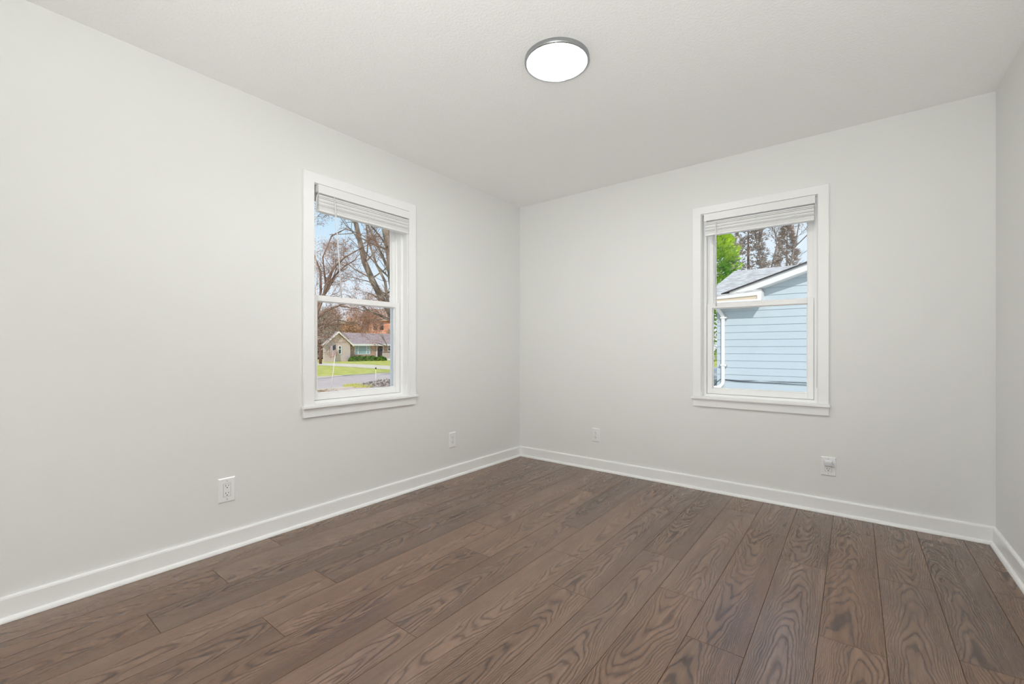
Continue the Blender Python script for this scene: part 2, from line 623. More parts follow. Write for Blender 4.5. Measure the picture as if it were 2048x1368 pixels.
# ------------------------------------------------------------------ blinds (raised)
def blind(fm, b0, b1, zt, zb, wand, cord_at, label):
    root = thing('window_blind', fm((b0 + b1) / 2, 0.0, zt), label, 'window blind', 'raised mini blinds')
    wf, wr = 0.030, -0.018
    mb = MB(fm)
    mb.box((b0 + 0.004, wr, zt - 0.040), (b1 - 0.004, wf - 0.004, zt))
    mb.build('headrail', M['blind'], root, bevel=0.002)
    mb = MB(fm)
    mb.prism([(wf, zt - 0.055), (wf + 0.004, zt - 0.053), (wf + 0.004, zt - 0.003), (wf, zt)], b0, b1, axis=0)
    mb.build('valance', M['blind'], root, bevel=0.001)
    # stack of curved slats
    mb = MB(fm)
    r2 = random.Random(5)
    z = zt - 0.060
    n = 26
    stack_b = zb + 0.014
    for i in range(n):
        zz = z - (z - stack_b) * i / (n - 1)
        gap = (0.0024 if i in (0, 3, 6, 12, 17, 19) else 0.0004)
        j = r2.uniform(-0.002, 0.002)
        th = (z - stack_b) / (n - 1) - gap
        pr = [(wr + 0.010 + j, zz), (wr + 0.020 + j, zz + 0.0012), (wf - 0.014 + j, zz + 0.0012), (wf - 0.002 + j, zz), (wf - 0.002 + j, zz - th), (wf - 0.014 + j, zz - th + 0.001), (wr + 0.020 + j, zz - th + 0.001), (wr + 0.010 + j, zz - th)]
        mb.prism(pr, b0 + 0.006, b1 - 0.006, axis=0)
    mb.build('slats', M['blind'], root)
    mb = MB(fm)
    mb.box((b0 + 0.006, wr + 0.008, zb), (b1 - 0.006, wf - 0.001, zb + 0.014))
    mb.build('bottom_rail', M['blind'], root, bevel=0.003)
    # ladder tapes
    L_ = b1 - b0
    for f in (0.17, 0.5, 0.83):
        mb = MB(fm)
        u = b0 + L_ * f
        k = 0.0
        zz = zt - 0.056
        pts = []
        while zz > zb:
            pts.append((u + 0.004 * math.sin(k * 2.1), wf + 0.001 + 0.0015 * math.cos(k * 3.0), zz))
            zz -= 0.008
            k += 1
        pts.append((u, wf + 0.001, zb + 0.004))
        mb.tube(pts, 0.0011, 5)
        mb.build('ladder_cord', M['cord'], root, smooth=True)
    # tilt wand
    mb = MB(fm)
    (ua, wa, za), (ub, wb_, zb_) = wand
    mb.tube([(ua, wa, za), (ua + (ub - ua) * .3, wa + (wb_ - wa) * .3, za + (zb_ - za) * .3), (ub, wb_, zb_)], [0.0034, 0.0034, 0.0042], 6)
    mb.tube([(ua, wa - 0.010, za + 0.030), (ua, wa, za + 0.016), (ua, wa, za)], 0.0016, 5)
    mb.build('tilt_wand', M['blind'], root, smooth=True)
    # lift cord
    mb = MB(fm)
    mb.tube(cord_at, 0.0018, 5)
    mb.build('lift_cord', M['cord'], root, smooth=True)
    return root


blind(fl, -2.082, -1.388, 2.056, 1.893,
      ((-1.980, 0.040, 1.975), (-1.925, 0.026, 1.375)),
      [(-2.080, 0.034, 2.002), (-2.087, 0.030, 1.985), (-2.091, 0.024, 1.955), (-2.089, 0.022, 1.93), (-2.092, 0.022, 1.90), (-2.0925, 0.022, 1.72), (-2.0925, 0.0225, 1.45), (-2.0925, 0.023, 1.22), (-2.0925, 0.023, 0.80)],
      'white mini blind raised at the top of the window that looks out on the street')
blind(fb, 1.722, 2.400, 2.046, 1.884,
      ((1.806, 0.040, 1.965), (1.806, 0.030, 1.362)),
      [(2.402, 0.034, 1.992), (2.406, 0.030, 1.96), (2.403, 0.026, 1.93), (2.408, 0.024, 1.90), (2.4085, 0.022, 1.86), (2.4085, 0.022, 1.60), (2.4085, 0.022, 1.25), (2.4085, 0.022, 0.80)],
      'white mini blind raised at the top of the window facing the blue siding')

# ------------------------------------------------------------------ ceiling light
lx, ly, lr = 1.476, -1.675, 0.1535
lamp = thing('ceiling_light', (lx, ly, H), 'round flush-mount LED ceiling light with a grey metal rim', 'ceiling light')
mb = MB()
mb.lathe([(lr - 0.002, H), (lr, H - 0.002), (lr, H - 0.017), (lr - 0.002, H - 0.0215), (lr - 0.006, H - 0.0235), (lr - 0.0105, H - 0.0225), (lr - 0.0105, H - 0.012)], lx, ly, 96)
mb.build('rim', M['nickel'], lamp, smooth=True)
mb = MB()
mb.lathe([(lr - 0.0105, H - 0.017), (lr - 0.013, H - 0.0195), (lr - 0.020, H - 0.0212), (lr - 0.04, H - 0.0225), (lr * 0.4, H - 0.0235), (0, H - 0.0238)], lx, ly, 96)
M['diffuser'] = emit('lamp_diffuser', (0.992, 1.0, 0.978, 1), LAMP_STRENGTH)
# the edge of the opal disc is dimmer than its middle
dn_, dl_ = M['diffuser'].node_tree.nodes, M['diffuser'].node_tree.links
d_tc = dn_.new('ShaderNodeTexCoord')
d_mul = dn_.new('ShaderNodeVectorMath')
d_mul.operation = 'MULTIPLY'
d_mul.inputs[1].default_value = (1, 1, 0)
d_len = dn_.new('ShaderNodeVectorMath')
d_len.operation = 'LENGTH'
d_mr = dn_.new('ShaderNodeMapRange')
d_mr.inputs['From Min'].default_value = lr * 0.86
d_mr.inputs['From Max'].default_value = lr - 0.012
d_mr.inputs['To Min'].default_value = LAMP_STRENGTH * 1.25
d_mr.inputs['To Max'].default_value = 0.9
dl_.new(d_tc.outputs['Object'], d_mul.inputs[0])
dl_.new(d_mul.outputs[0], d_len.inputs[0])
dl_.new(d_len.outputs['Value'], d_mr.inputs['Value'])
dl_.new(d_mr.outputs[0], next(x for x in dn_ if x.bl_idname == 'ShaderNodeEmission').inputs['Strength'])
mb.build('diffuser', M['diffuser'], lamp, smooth=True)


# ------------------------------------------------------------------ added fill lamp, unseen behind the camera, to brighten ceiling and walls
fx, fy, fz = 2.78, -4.45, 0.55
c0 = Vector((fx - 0.16, fy + 0.08, fz))
aim = (Vector((1.85, -2.25, H)) - c0).normalized()
wk = thing('fill_lamp', (fx, fy, 0), 'added fill lamp, unseen behind the camera, black stand with an upturned bowl and a side spot', 'fill lamp')
M['fill_lamp_black'] = mat('fill_lamp_black', (0.03, 0.03, 0.03, 1), 0.4, var=0.05)
mb = MB()
mb.lathe([(0, 0.0005), (0.15, 0.0005), (0.15, 0.012), (0.14, 0.02), (0.02, 0.03), (0, 0.03)], fx, fy, 40)
mb.build('base', M['fill_lamp_black'], wk, smooth=True)
mb = MB()
mb.tube([(fx, fy, 0.03), (fx, fy, 1.10)], 0.012, 12)
mb.build('pole', M['fill_lamp_black'], wk, smooth=True)
mb = MB()
mb.lathe([(0, 1.080), (0.05, 1.085), (0.11, 1.120), (0.16, 1.180), (0.155, 1.180), (0.105, 1.125), (0.05, 1.095), (0, 1.095)], fx, fy, 48)
mb.build('lamp_shade', M['fill_lamp_black'], wk, smooth=True)
mb = MB()
mb.lathe([(0.092, 1.118), (0.05, 1.121), (0, 1.122)], fx, fy, 48)
M['fill_up'] = emit('fill_up_glow', (0.992, 1.0, 0.978, 1), FILL_UP_STRENGTH)
mb.build('fill_glow', M['fill_up'], wk, smooth=True)
mb = MB()
mb.tube([(fx, fy, fz - 0.06), tuple(c0 - aim * 0.09)], 0.008, 10)
mb.build('arm', M['fill_lamp_black'], wk, smooth=True)
mb = MB()
mb.tube([c0 - aim * 0.10, c0 - aim * 0.09, c0 - aim * 0.05, c0 - aim * 0.005], [0.02, 0.04, 0.06, 0.07], 32)
mb.build('fill_spot_head', M['fill_lamp_black'], wk, smooth=True)
sl_ = bpy.data.lights.new('fill_spot', 'SPOT')  # added fill light that lifts the ceiling
sl_.energy = FILL_SPOT_POWER
sl_.spot_size = math.radians(100)
sl_.spot_blend = 1.0
sl_.shadow_soft_size = 0.05
sl_.color = (0.992, 1.0, 0.978)
so_ = bpy.data.objects.new('fill_spot', sl_)
COL.objects.link(so_)
so_.parent = wk
so_.location = c0 + aim * 0.06 - Vector((fx, fy, 0))
so_.rotation_euler = aim.to_track_quat('-Z', 'Y').to_euler()

# ------------------------------------------------------------------ outlets
def outlet(fm, uc, zc, pw, ph, style, label):
    root = thing('wall_outlet', fm(uc, 0, zc), label, 'outlet', 'white wall outlets')
    mb = MB(fm)
    t = 0.006
    b = 0.005
    u0, u1, z0, z1 = uc - pw / 2, uc + pw / 2, zc - ph / 2, zc + ph / 2
    lo = [(u0, 0, z0), (u1, 0, z0), (u1, 0, z1), (u0, 0, z1)]
    mid = [(u0, 0.0025, z0), (u1, 0.0025, z0), (u1, 0.0025, z1), (u0, 0.0025, z1)]
    hi = [(u0 + b, t, z0 + b), (u1 - b, t, z0 + b), (u1 - b, t, z1 - b), (u0 + b, t, z1 - b)]
    mb.face(hi)
    mb.face(lo[::-1])
    for A, B in ((lo, mid), (mid, hi)):
        for i in range(4):
            j = (i + 1) % 4
            mb.face([A[i], A[j], B[j], B[i]])
    bm_o = mb.build('faceplate', M['plastic'], root)
    bpy_merge(bm_o)
    rec_z = (zc + 0.0195, zc - 0.0195)
    if style == 'decora':
        mb = MB(fm)
        mb.box((uc - 0.0175, 0.003, zc - 0.0345), (uc + 0.0175, 0.0063, zc + 0.0345))
        mb.build('receptacle_gap', M['gap_shade'], root)  # dark box colours in the shade of the gap round the receptacle
        mb = MB(fm)
        mb.box((uc - 0.0165, 0.003, zc - 0.0335), (uc + 0.0165, 0.0078, zc + 0.0335))
        mb.build('receptacle', M['plastic'], root, bevel=0.0012)
        top = 0.0078
        screws = (zc + 0.047, zc - 0.047)
    else:
        for rz in rec_z:
            mb = MB(fm)
            for rad, w0, w1, mt in ((0.0172, 0.003, 0.0074, 0),):
                pts = []
                for k in range(40):
                    a = 2 * math.pi * k / 40
                    pts.append((uc + rad * math.cos(a), max(min(rad * math.sin(a), 0.0142), -0.0142) + rz))
                A = [mb.vert((p[0], w0, p[1])) for p in pts]
                B = [mb.vert((p[0], w1, p[1])) for p in pts]
                mb.f.append(B); mb.m.append(0)
                for k in range(40):
                    k2 = (k + 1) % 40
                    mb.f.append([A[k], A[k2], B[k2], B[k]]); mb.m.append(0)
            mb.build('receptacle', M['plastic'], root, bevel=0.0008)
        top = 0.0074
        screws = (zc,)
    for rz in rec_z:
        mb = MB(fm)
        mb.box((uc - 0.0075, top - 0.001, rz + 0.0005), (uc - 0.0050, top + 0.0003, rz + 0.0085))
        mb.box((uc + 0.0052, top - 0.001, rz + 0.0015), (uc + 0.0075, top + 0.0003, rz + 0.0080))
        pts = [(uc + 0.0028 * math.cos(a), rz - 0.0065 + 0.0028 * math.sin(a)) for a in [2 * math.pi * k / 12 for k in range(12)]]
        A = [mb.vert((p[0], top - 0.001, p[1])) for p in pts]
        B = [mb.vert((p[0], top + 0.0003, p[1])) for p in pts]
        mb.f.append(B); mb.m.append(0)
        for k in range(12):
            mb.f.append([A[k], A[(k + 1) % 12], B[(k + 1) % 12], B[k]]); mb.m.append(0)
        mb.build('slots', M['slot'], root)
    for sz in screws:
        mb = MB(fm)
        pts = [(uc + 0.0032 * math.cos(a), sz + 0.0032 * math.sin(a)) for a in [2 * math.pi * k / 14 for k in range(14)]]
        A = [mb.vert((p[0], 0.004, p[1])) for p in pts]
        B = [mb.vert((p[0], 0.0068, p[1])) for p in pts]
        mb.f.append(B); mb.m.append(0)
        for k in range(14):
            mb.f.append([A[k], A[(k + 1) % 14], B[(k + 1) % 14], B[k]]); mb.m.append(0)
        mb.build('screw', M['screw'], root)
    return root


def bpy_merge(o):
    bm = bmesh.new()
    bm.from_mesh(o.data)
    bmesh.ops.remove_doubles(bm, verts=bm.verts, dist=1e-5)
    bmesh.ops.recalc_face_normals(bm, faces=bm.faces)
    bm.to_mesh(o.data)
    bm.free()


outlet(fl, -2.566, 0.314, 0.080, 0.128, 'decora', 'white rectangular-face outlet on the left wall before the street window, nearest the camera')
outlet(fl, -0.925, 0.306, 0.072, 0.124, 'duplex', 'white outlet on the left wall between the street window and the corner')
outlet(fb, 0.827, 0.302, 0.072, 0.118, 'duplex', 'white outlet with two rounded sockets alone on the back wall near the corner')
outlet(fb, 2.468, 0.301, 0.079, 0.120, 'decora', 'white outlet below the back window with a small device plugged into its top socket')

nl = thing('night_light', fb(2.468, 0.008, 0.322), 'small white plug-in device in the top socket of the outlet under the back window', 'night light')
mb = MB(fb)
mb.box((2.446, 0.0082, 0.307), (2.490, 0.032, 0.342))
mb.build('body', M['plug'], nl, bevel=0.004)
mb = MB(fb)
mb.box((2.450, 0.032, 0.325), (2.486, 0.0345, 0.339))
mb.build('lens', M['plastic'], nl, bevel=0.001)

# ================================================================== OUTSIDE
M['lawn'] = two_tone('lawn_grass', (0.40, 0.41, 0.05, 1), (0.66, 0.60, 0.14, 1), 1.6, 0.95, 0.35, 0.65, bump=0.3)
M['asphalt'] = mat('road_asphalt', (0.60, 0.49, 0.44, 1), 0.9, var=0.08, vscale=2.0, bump=0.2, bscale=60)
M['concrete'] = mat('pale_concrete', srgb(222, 206, 182), 0.9, var=0.07, vscale=1.5, bump=0.2, bscale=40)
M['drive'] = mat('pink_concrete', srgb(216, 190, 174), 0.9, var=0.08, vscale=3, bump=0.2, bscale=40)
M['tan'] = mat('tan_siding', srgb(212, 192, 186), 0.85, var=0.06, vscale=3, bump=0.3, bscale=4, stretch=(0.2, 0.2, 12), bdist=0.03)
M['tanbrick'] = two_tone('tan_brick', srgb(178, 142, 118), srgb(202, 174, 152), 3.0, 0.9)
M['ext_white'] = mat('exterior_white', srgb(240, 236, 230), 0.6, var=0.02)
M['roof'] = two_tone('mauve_shingles', srgb(154, 132, 128), srgb(180, 158, 152), 2.5, 0.95, stretch=(1, 1, 6))
M['darkglass'] = mat('dark_window_glass', srgb(52, 58, 64), 0.08, spec=0.8, var=0.2, vscale=1)
M['paleglass'] = mat('pale_window_glass', srgb(150, 176, 172), 0.1, spec=0.8, var=0.2, vscale=0.6)
M['brown'] = mat('brown_wood', srgb(112, 78, 66), 0.8, var=0.15, vscale=6, stretch=(1, 1, 0.2))
M['door'] = mat('dark_door', srgb(70, 62, 60), 0.6, var=0.1)
M['pinkrail'] = mat('pale_deck_board', srgb(206, 188, 184), 0.8, var=0.06, vscale=6)
M['bark'] = two_tone('grey_brown_bark', srgb(104, 90, 78), srgb(160, 144, 126), 7.0, 0.95, stretch=(1, 1, 0.25), bump=0.6)
M['bark2'] = two_tone('red_brown_bark', srgb(112, 86, 70), srgb(160, 128, 108), 9.0, 0.95, stretch=(1, 1, 0.3), bump=0.5)
M['bark3'] = mat('dark_twig_bark', srgb(124, 108, 98), 0.95, var=0.15, vscale=6)
M['palebark'] = mat('pale_twig_bark', srgb(132, 116, 104), 0.95, var=0.15, vscale=6)
M['bud'] = mat('red_buds', srgb(190, 142, 112), 0.9, var=0.3, vscale=2)
M['rust'] = mat('rust_leaves', srgb(204, 156, 112), 0.9, var=0.3, vscale=1)
M['greyleaf'] = mat('grey_brown_leaves', srgb(176, 162, 146), 0.9, var=0.3, vscale=1)
M['brownleaf'] = mat('brown_needles', srgb(188, 172, 160), 0.9, var=0.3, vscale=1)
M['shrub'] = two_tone('shrub_green', srgb(60, 92, 30), srgb(120, 150, 56), 2.0, 0.9)
M['shrub_dark'] = mat('shrub_core', srgb(38, 54, 24), 0.95, var=0.2, vscale=3)
M['lime'] = two_tone('conifer_lime', srgb(110, 168, 50), srgb(212, 232, 80), 0.9, 0.9)
M['brick'] = two_tone('orange_brick', srgb(214, 140, 112), srgb(232, 168, 140), 1.5, 0.9)
M['brownroof'] = mat('brown_roof', srgb(176, 146, 128), 0.9, var=0.1)
M['rocks'] = two_tone('grey_rocks', srgb(120, 108, 100), srgb(190, 176, 166), 6, 0.9)
M['litter'] = two_tone('leaf_litter', srgb(126, 100, 74), srgb(196, 172, 140), 14, 0.95)
M['blue'] = mat('blue_siding', (0.53, 0.60, 0.625, 1), 0.6, var=0.02, vscale=2)
M['seam'] = mat('siding_seam', srgb(90, 112, 124), 0.8, var=0.05)
M['shingle'] = two_tone('grey_shingles', srgb(178, 174, 170), srgb(212, 208, 204), 5.0, 0.95, stretch=(1, 1, 5))
M['shingle_edge'] = mat('dark_shingle_edge', srgb(62, 60, 60), 0.9, var=0.1)
M['soffit'] = mat('tan_soffit', srgb(214, 196, 170), 0.8, var=0.04)
M['foundation'] = mat('painted_foundation', srgb(232, 226, 214), 0.9, var=0.04, bump=0.3, bscale=30)
M['black'] = mat('black_plastic', srgb(36, 34, 34), 0.6, var=0.1)
M['flag_red'] = mat('flag_red', srgb(140, 62, 66), 0.8, var=0.1)
M['flag_white'] = mat('flag_white', srgb(232, 226, 224), 0.8, var=0.05)
M['flag_blue'] = mat('flag_blue', srgb(52, 50, 70), 0.8, var=0.1)
M['stake'] = mat('white_fibreglass', srgb(236, 230, 216), 0.5, var=0.03)

ZG = -0.79
# ground: one height field; higher beside the back garden
mb = MB()
xs = [-160, -120, -90, -70, -55, -40, -24.2, -15.8, -12, -8, -5, -2.5, 0, 3, 8, 20, 60]
ys = [-60, -20, -8, -3, 0, 1.0, 3, 6, 10, 20, 40, 70, 110, 160]


def gz(x, y):
    t = max(0.0, min(1.0, (x + 8) / 5.5))
    return ZG + t * 0.36


yard = MB()
for i in range(len(xs) - 1):
    for j in range(len(ys) - 1):
        q = [(xs[i], ys[j]), (xs[i + 1], ys[j]), (xs[i + 1], ys[j + 1]), (xs[i], ys[j + 1])]
        (yard if xs[i] >= -8 else mb).face([(a, b, gz(a, b)) for a, b in q])
o = mb.build('lawn', M['lawn'])
bpy_merge(o)
tag(o, 'yellow-green lawns around the houses across the street', 'lawn', kind='structure')
M['bounce'] = two_tone('bounce_grey', (0.42, 0.41, 0.40, 1), (0.62, 0.61, 0.60, 1), 12.0, 0.95, bump=0.3)  # unseen ground, made neutral grey so its bounce light carries no tint
o = yard.build('bounce_ground', M['bounce'])
bpy_merge(o)
tag(o, 'unseen grey ground added between the room and the blue house to keep bounce light untinted', 'yard', kind='structure')
mb = MB()
mb.box((-24.0, -40, ZG - 0.2), (-16.0, 120, ZG + 0.012))
tag(mb.build('road', M['asphalt']), 'grey residential street running past the left window', 'road', kind='structure')
for xa, xb in ((-24.35, -24.0), (-16.0, -15.75)):
    mb = MB()
    mb.box((xa, -40, ZG - 0.2), (xb, 120, ZG + 0.05))
    tag(mb.build('curb', M['concrete']), 'pale concrete curb along the street', 'curb', kind='structure')
# curved pale driveway across the street
mb = MB()
up = [(-60, 22.0), (-50.5, 25.1), (-43.4, 25.2), (-35.0, 24.6), (-29.0, 24.6), (-24.35, 25.5)]
dn = [(-60, 16.0), (-42.8, 20.9), (-36.1, 20.6), (-28.5, 19.7), (-26.5, 19.2), (-24.35, 17.5)]
for i in range(5):
    mb.face([(*dn[i], ZG + 0.015), (*dn[i + 1], ZG + 0.015), (*up[i + 1], ZG + 0.015), (*up[i], ZG + 0.015)])
tag(mb.build('driveway', M['concrete']), 'pale curving driveway across the lawn of the tan house', 'driveway', kind='structure')
mb = MB()
mb.box((-15.75, 2.0, ZG - 0.2), (-10.9, 8.6, ZG + 0.02))
tag(mb.build('driveway', M['drive']), 'pinkish concrete apron by the street outside the left window', 'driveway', kind='structure')


# ---------------------------------------------------------------- trees
def branch(mb, tips, p, d, length, r, depth, rg, bend=0.25, seg=5, up=0.10, split=(2, 3), spread=0.6, shrink=0.66, rmin=0.004):
    n = 4
    pts, rad = [p.copy()], [r]
    for i in range(n):
        d = (d + Vector((rg.uniform(-1, 1), rg.uniform(-1, 1), rg.uniform(-1, 1))) * bend * 0.4 + Vector((0, 0, up * 0.3))).normalized()
        p = p + d * (length / n)
        pts.append(p.copy())
        rad.append(max(rmin * 0.6, r * (1 - 0.38 * (i + 1) / n)))
    mb.tube(pts, rad, seg if r > 0.03 else 4 if r > 0.012 else 3, cap=False)
    if depth <= 0:
        tips.append((pts[-1], d))
        tips.append((pts[2], d))
        return
    for c in range(rg.randint(*split)):
        ax = d.cross(Vector((rg.uniform(-1, 1), rg.uniform(-1, 1), rg.uniform(-1, 1)))).normalized()
        nd = (Matrix.Rotation(rg.uniform(spread * 0.4, spread * 1.2), 3, ax) @ d).normalized()
        branch(mb, tips, pts[-1], nd, length * rg.uniform(shrink - .1, shrink + .12), max(rmin, rad[-1] * rg.uniform(0.6, 0.85)), depth - 1, rg, bend, seg, up, split, spread, shrink, rmin)
    for i in range(1, n):
        if rg.random() < 0.65:
            ax = d.cross(Vector((rg.uniform(-1, 1), rg.uniform(-1, 1), rg.uniform(-1, 1)))).normalized()
            nd = (Matrix.Rotation(rg.uniform(spread * 0.7, spread * 1.6), 3, ax) @ d).normalized()
            branch(mb, tips, pts[i], nd, length * rg.uniform(0.35, 0.65), max(rmin, rad[i] * 0.45), depth - 2 if depth > 1 else 0, rg, bend, seg, up, split, spread, shrink, rmin)


def leaves(mb, tips, size, per, rg, scat):
    for p, d in tips:
        for k in range(per):
            c = p + Vector((rg.gauss(0, 1), rg.gauss(0, 1), rg.gauss(0, 1))) * scat
            a = Vector((rg.uniform(-1, 1), rg.uniform(-1, 1), rg.uniform(-1, 1))).normalized()
            b = a.orthogonal().normalized()
            b = (Matrix.Rotation(rg.uniform(0, 6.28), 3, a) @ b)
            c2 = a.cross(b)
            s = size * rg.uniform(0.6, 1.4)
            mb.face([c - b * s, c + c2 * s * 0.5, c + b * s, c - c2 * s * 0.5])


def tree(name, base, limbs, label, cat, seed, bark, leaf=None, lsize=0.03, per=2, scat=0.08, group=None, depth=4, fol='buds', **kw):
    """limbs: list of (points, radii, crown_depth, crown_length) - trunk and boughs, then recursive twigs"""
    rg = random.Random(seed)
    root = thing(name, base, label, cat, group)
    tips = []
    for li, (pts, rad, dep, ln) in enumerate(limbs):
        tr = MB()
        P = [Vector(p) for p in pts]
        tr.tube(P, rad, 9)
        if dep >= 0:
            d = (P[-1] - P[-2]).normalized()
            for c in range(3):
                ax = d.cross(Vector((rg.uniform(-1, 1), rg.uniform(-1, 1), rg.uniform(-1, 1)))).normalized()
                nd = Matrix.Rotation(rg.uniform(0.1, 0.6), 3, ax) @ d
                branch(tr, tips, P[-1] - d * rad[-1], nd, ln, rad[-1] * 0.7, dep, rg, **kw)
            for i in range(1, len(P) - 1):
                for c in range(2):
                    ax = d.cross(Vector((rg.uniform(-1, 1), rg.uniform(-1, 1), rg.uniform(-1, 1)))).normalized()
                    nd = Matrix.Rotation(rg.uniform(0.7, 1.3), 3, ax) @ d
                    branch(tr, tips, P[i], nd, ln * 0.8, min(0.03, rad[i] * 0.25), max(0, dep - 1), rg, **kw)
        tr.build('trunk' if li == 0 else 'bough', bark, root, smooth=True, recalc=False)
    if leaf:
        lf = MB()
        leaves(lf, tips, lsize, per, rg, scat)
        tag(lf.build(fol, leaf, root, recalc=False), kind='stuff')
    return root


# the big two-stemmed tree close to the street window
tree('bare_tree', (-8.95, 6.0, ZG), [
    ([(-8.95, 6.0, ZG - .1), (-8.97, 5.85, 0.6), (-9.0, 5.6, 1.75), (-9.01, 5.38, 2.59), (-9.09, 5.31, 3.22), (-9.15, 5.25, 4.18), (-9.25, 5.15, 4.95), (-9.5, 4.9, 6.8)], [0.26, 0.20, 0.17, 0.15, 0.135, 0.13, 0.13, 0.10], 2, 1.5),
    ([(-8.99, 5.70, 1.25), (-9.35, 5.62, 1.95), (-10.1, 5.62, 2.75), (-10.38, 5.42, 3.42), (-10.57, 5.28, 3.97), (-10.68, 5.20, 4.57), (-10.78, 5.08, 5.3), (-11.0, 5.0, 6.6)], [0.12, 0.115, 0.105, 0.10, 0.095, 0.085, 0.075, 0.05], 2, 1.3),
    ([(-9.7, 5.62, 2.4), (-9.9, 5.62, 3.3), (-10.1, 5.4, 3.9), (-10.5, 5.35, 4.8), (-10.9, 5.5, 5.8)], [0.05, 0.045, 0.04, 0.03, 0.02], 2, 0.9),
    ([(-9.07, 5.28, 3.3), (-9.45, 5.15, 4.1), (-9.8, 5.02, 4.8), (-10.1, 4.8, 5.6)], [0.05, 0.042, 0.035, 0.025], 2, 0.8),
], 'tall leaning bare tree with two thick grey-brown stems at the right of the street window', 'tree', 3, M['bark'], None, shrink=0.6)

# budding tree with low forks at the left of the view
tree('bare_tree', (-9.3, 2.35, ZG), [
    ([(-9.3, 2.35, ZG - .1), (-9.1, 2.42, 0.6), (-8.95, 2.6, 1.7), (-8.82, 2.85, 2.5), (-8.74, 2.91, 2.91), (-8.6, 3.02, 3.25), (-8.37, 3.2, 3.53), (-8.1, 3.45, 3.75)], [0.07, 0.06, 0.05, 0.04, 0.036, 0.03, 0.022, 0.014], 4, 0.55),
    ([(-8.9, 2.72, 2.1), (-8.8, 2.75, 2.6), (-8.75, 2.72, 3.1), (-8.9, 2.6, 3.6), (-9.0, 2.55, 4.1)], [0.035, 0.032, 0.028, 0.022, 0.016], 4, 0.5),
    ([(-8.86, 2.80, 2.35), (-8.8, 2.95, 2.75), (-8.7, 3.1, 3.05), (-8.6, 3.35, 3.35), (-8.6, 3.65, 3.55)], [0.03, 0.027, 0.024, 0.02, 0.014], 3, 0.45),
    ([(-8.95, 2.62, 1.75), (-8.85, 2.9, 2.05), (-8.7, 3.25, 2.25), (-8.6, 3.6, 2.35), (-8.6, 3.9, 2.35)], [0.028, 0.024, 0.02, 0.016, 0.012], 3, 0.5),
    ([(-8.98, 2.55, 1.45), (-8.9, 2.85, 1.75), (-8.9, 3.3, 1.85), (-8.9, 3.6, 1.8)], [0.022, 0.018, 0.015, 0.012], 3, 0.5),
    ([(-8.78, 2.88, 2.8), (-8.7, 2.75, 3.5), (-8.6, 2.95, 4.1), (-8.5, 3.3, 4.35), (-8.5, 3.75, 4.3)], [0.022, 0.02, 0.018, 0.014, 0.01], 4, 0.45),
], 'budding tree with forked low branches at the left of the street window', 'tree', 8, M['bark2'], M['bud'], 0.011, 2, 0.05, spread=0.75, bend=0.6, rmin=0.0035, shrink=0.62)

# arched twiggy tree further back
tree('bare_tree', (-22.0, 9.0, ZG), [
    ([(-22.0, 9.0, ZG - .1), (-21.9, 9.1, 2.0), (-21.8, 9.6, 3.6), (-21.7, 10.3, 4.6)], [0.16, 0.13, 0.10, 0.07], 4, 1.25),
    ([(-21.9, 9.1, 2.2), (-21.8, 10.0, 3.2), (-21.8, 11.0, 3.6), (-21.8, 12.0, 3.5)], [0.07, 0.06, 0.045, 0.03], 4, 0.95),
    ([(-21.9, 9.1, 1.9), (-21.8, 10.2, 2.4), (-21.8, 11.3, 2.5)], [0.05, 0.04, 0.025], 4, 0.9),
], 'spreading bare tree with reddish buds rising beyond the street left of the leaning stems', 'tree', 21, M['bark2'], M['bud'], 0.032, 3, 0.12, spread=0.7, bend=0.5, rmin=0.006)

# backdrop trees behind the tan house
back = [(-70, 36, 9.5, M['greyleaf'], M['bark3'], 'grey twiggy tree rising behind the gable of the tan house', 31),
        (-74, 43.5, 8.5, M['rust'], M['bark2'], 'rust-coloured tree behind the roof of the tan house, beside the grey one', 32),
        (-78, 39.8, 11, M['greyleaf'], M['bark3'], 'tall grey bare tree at the far left behind the tan house', 33),
        (-78, 48.0, 7.5, M['rust'], M['bark2'], 'low rust-coloured tree just left of the orange brick building', 34),
        (-86, 54, 12, M['bud'], M['bark2'], 'tall brown bare tree farthest off, left of the brick building', 35),
        (-84, 45.5, 11.5, M['greyleaf'], M['bark3'], 'broad grey bare tree directly behind the peak of the tan gable', 37),
        (-82, 60, 7.5, M['greyleaf'], M['palebark'], 'pale bare tree in front of the right part of the brick building', 36)]
for x, y, hh, lf, bk, lab, sd_ in back:
    r_ = hh * 0.02
    tree('bare_tree', (x, y, ZG), [
        ([(x, y, ZG - .1), (x + .2, y, ZG + hh * .18), (x, y + .3, ZG + hh * .36)], [r_, r_ * .85, r_ * .7], 4, hh * 0.20),
        ([(x + .1, y, ZG + hh * .2), (x + .2, y - hh * .1, ZG + hh * .34)], [r_ * .5, r_ * .4], 3, hh * 0.18),
        ([(x + .1, y, ZG + hh * .2), (x + .3, y + hh * .12, ZG + hh * .32)], [r_ * .5, r_ * .4], 3, hh * 0.18),
    ], lab, 'tree', sd_, bk, lf, 0.11, 4, 0.45, fol='leaves', spread=0.7, bend=0.4, rmin=0.022)

# hedge behind the left end of the tan house
hg = thing('hedge', (-67.5, 33, ZG), 'tall grey-brown hedge behind the left side of the tan house', 'hedge')
mb = MB()
mb.box((-68, 27, ZG), (-67, 38, 1.9))
mb.build('core', M['shrub_dark'], hg)
mb = MB()
rh = random.Random(90)
leaves(mb, [(Vector((-66.9, rh.uniform(27, 38), ZG + 3.3 * rh.random() ** 0.8)), None) for _ in range(900)], 0.22, 3, rh, 0.25)
tag(mb.build('leaves', M['greyleaf'], hg, recalc=False), kind='stuff')

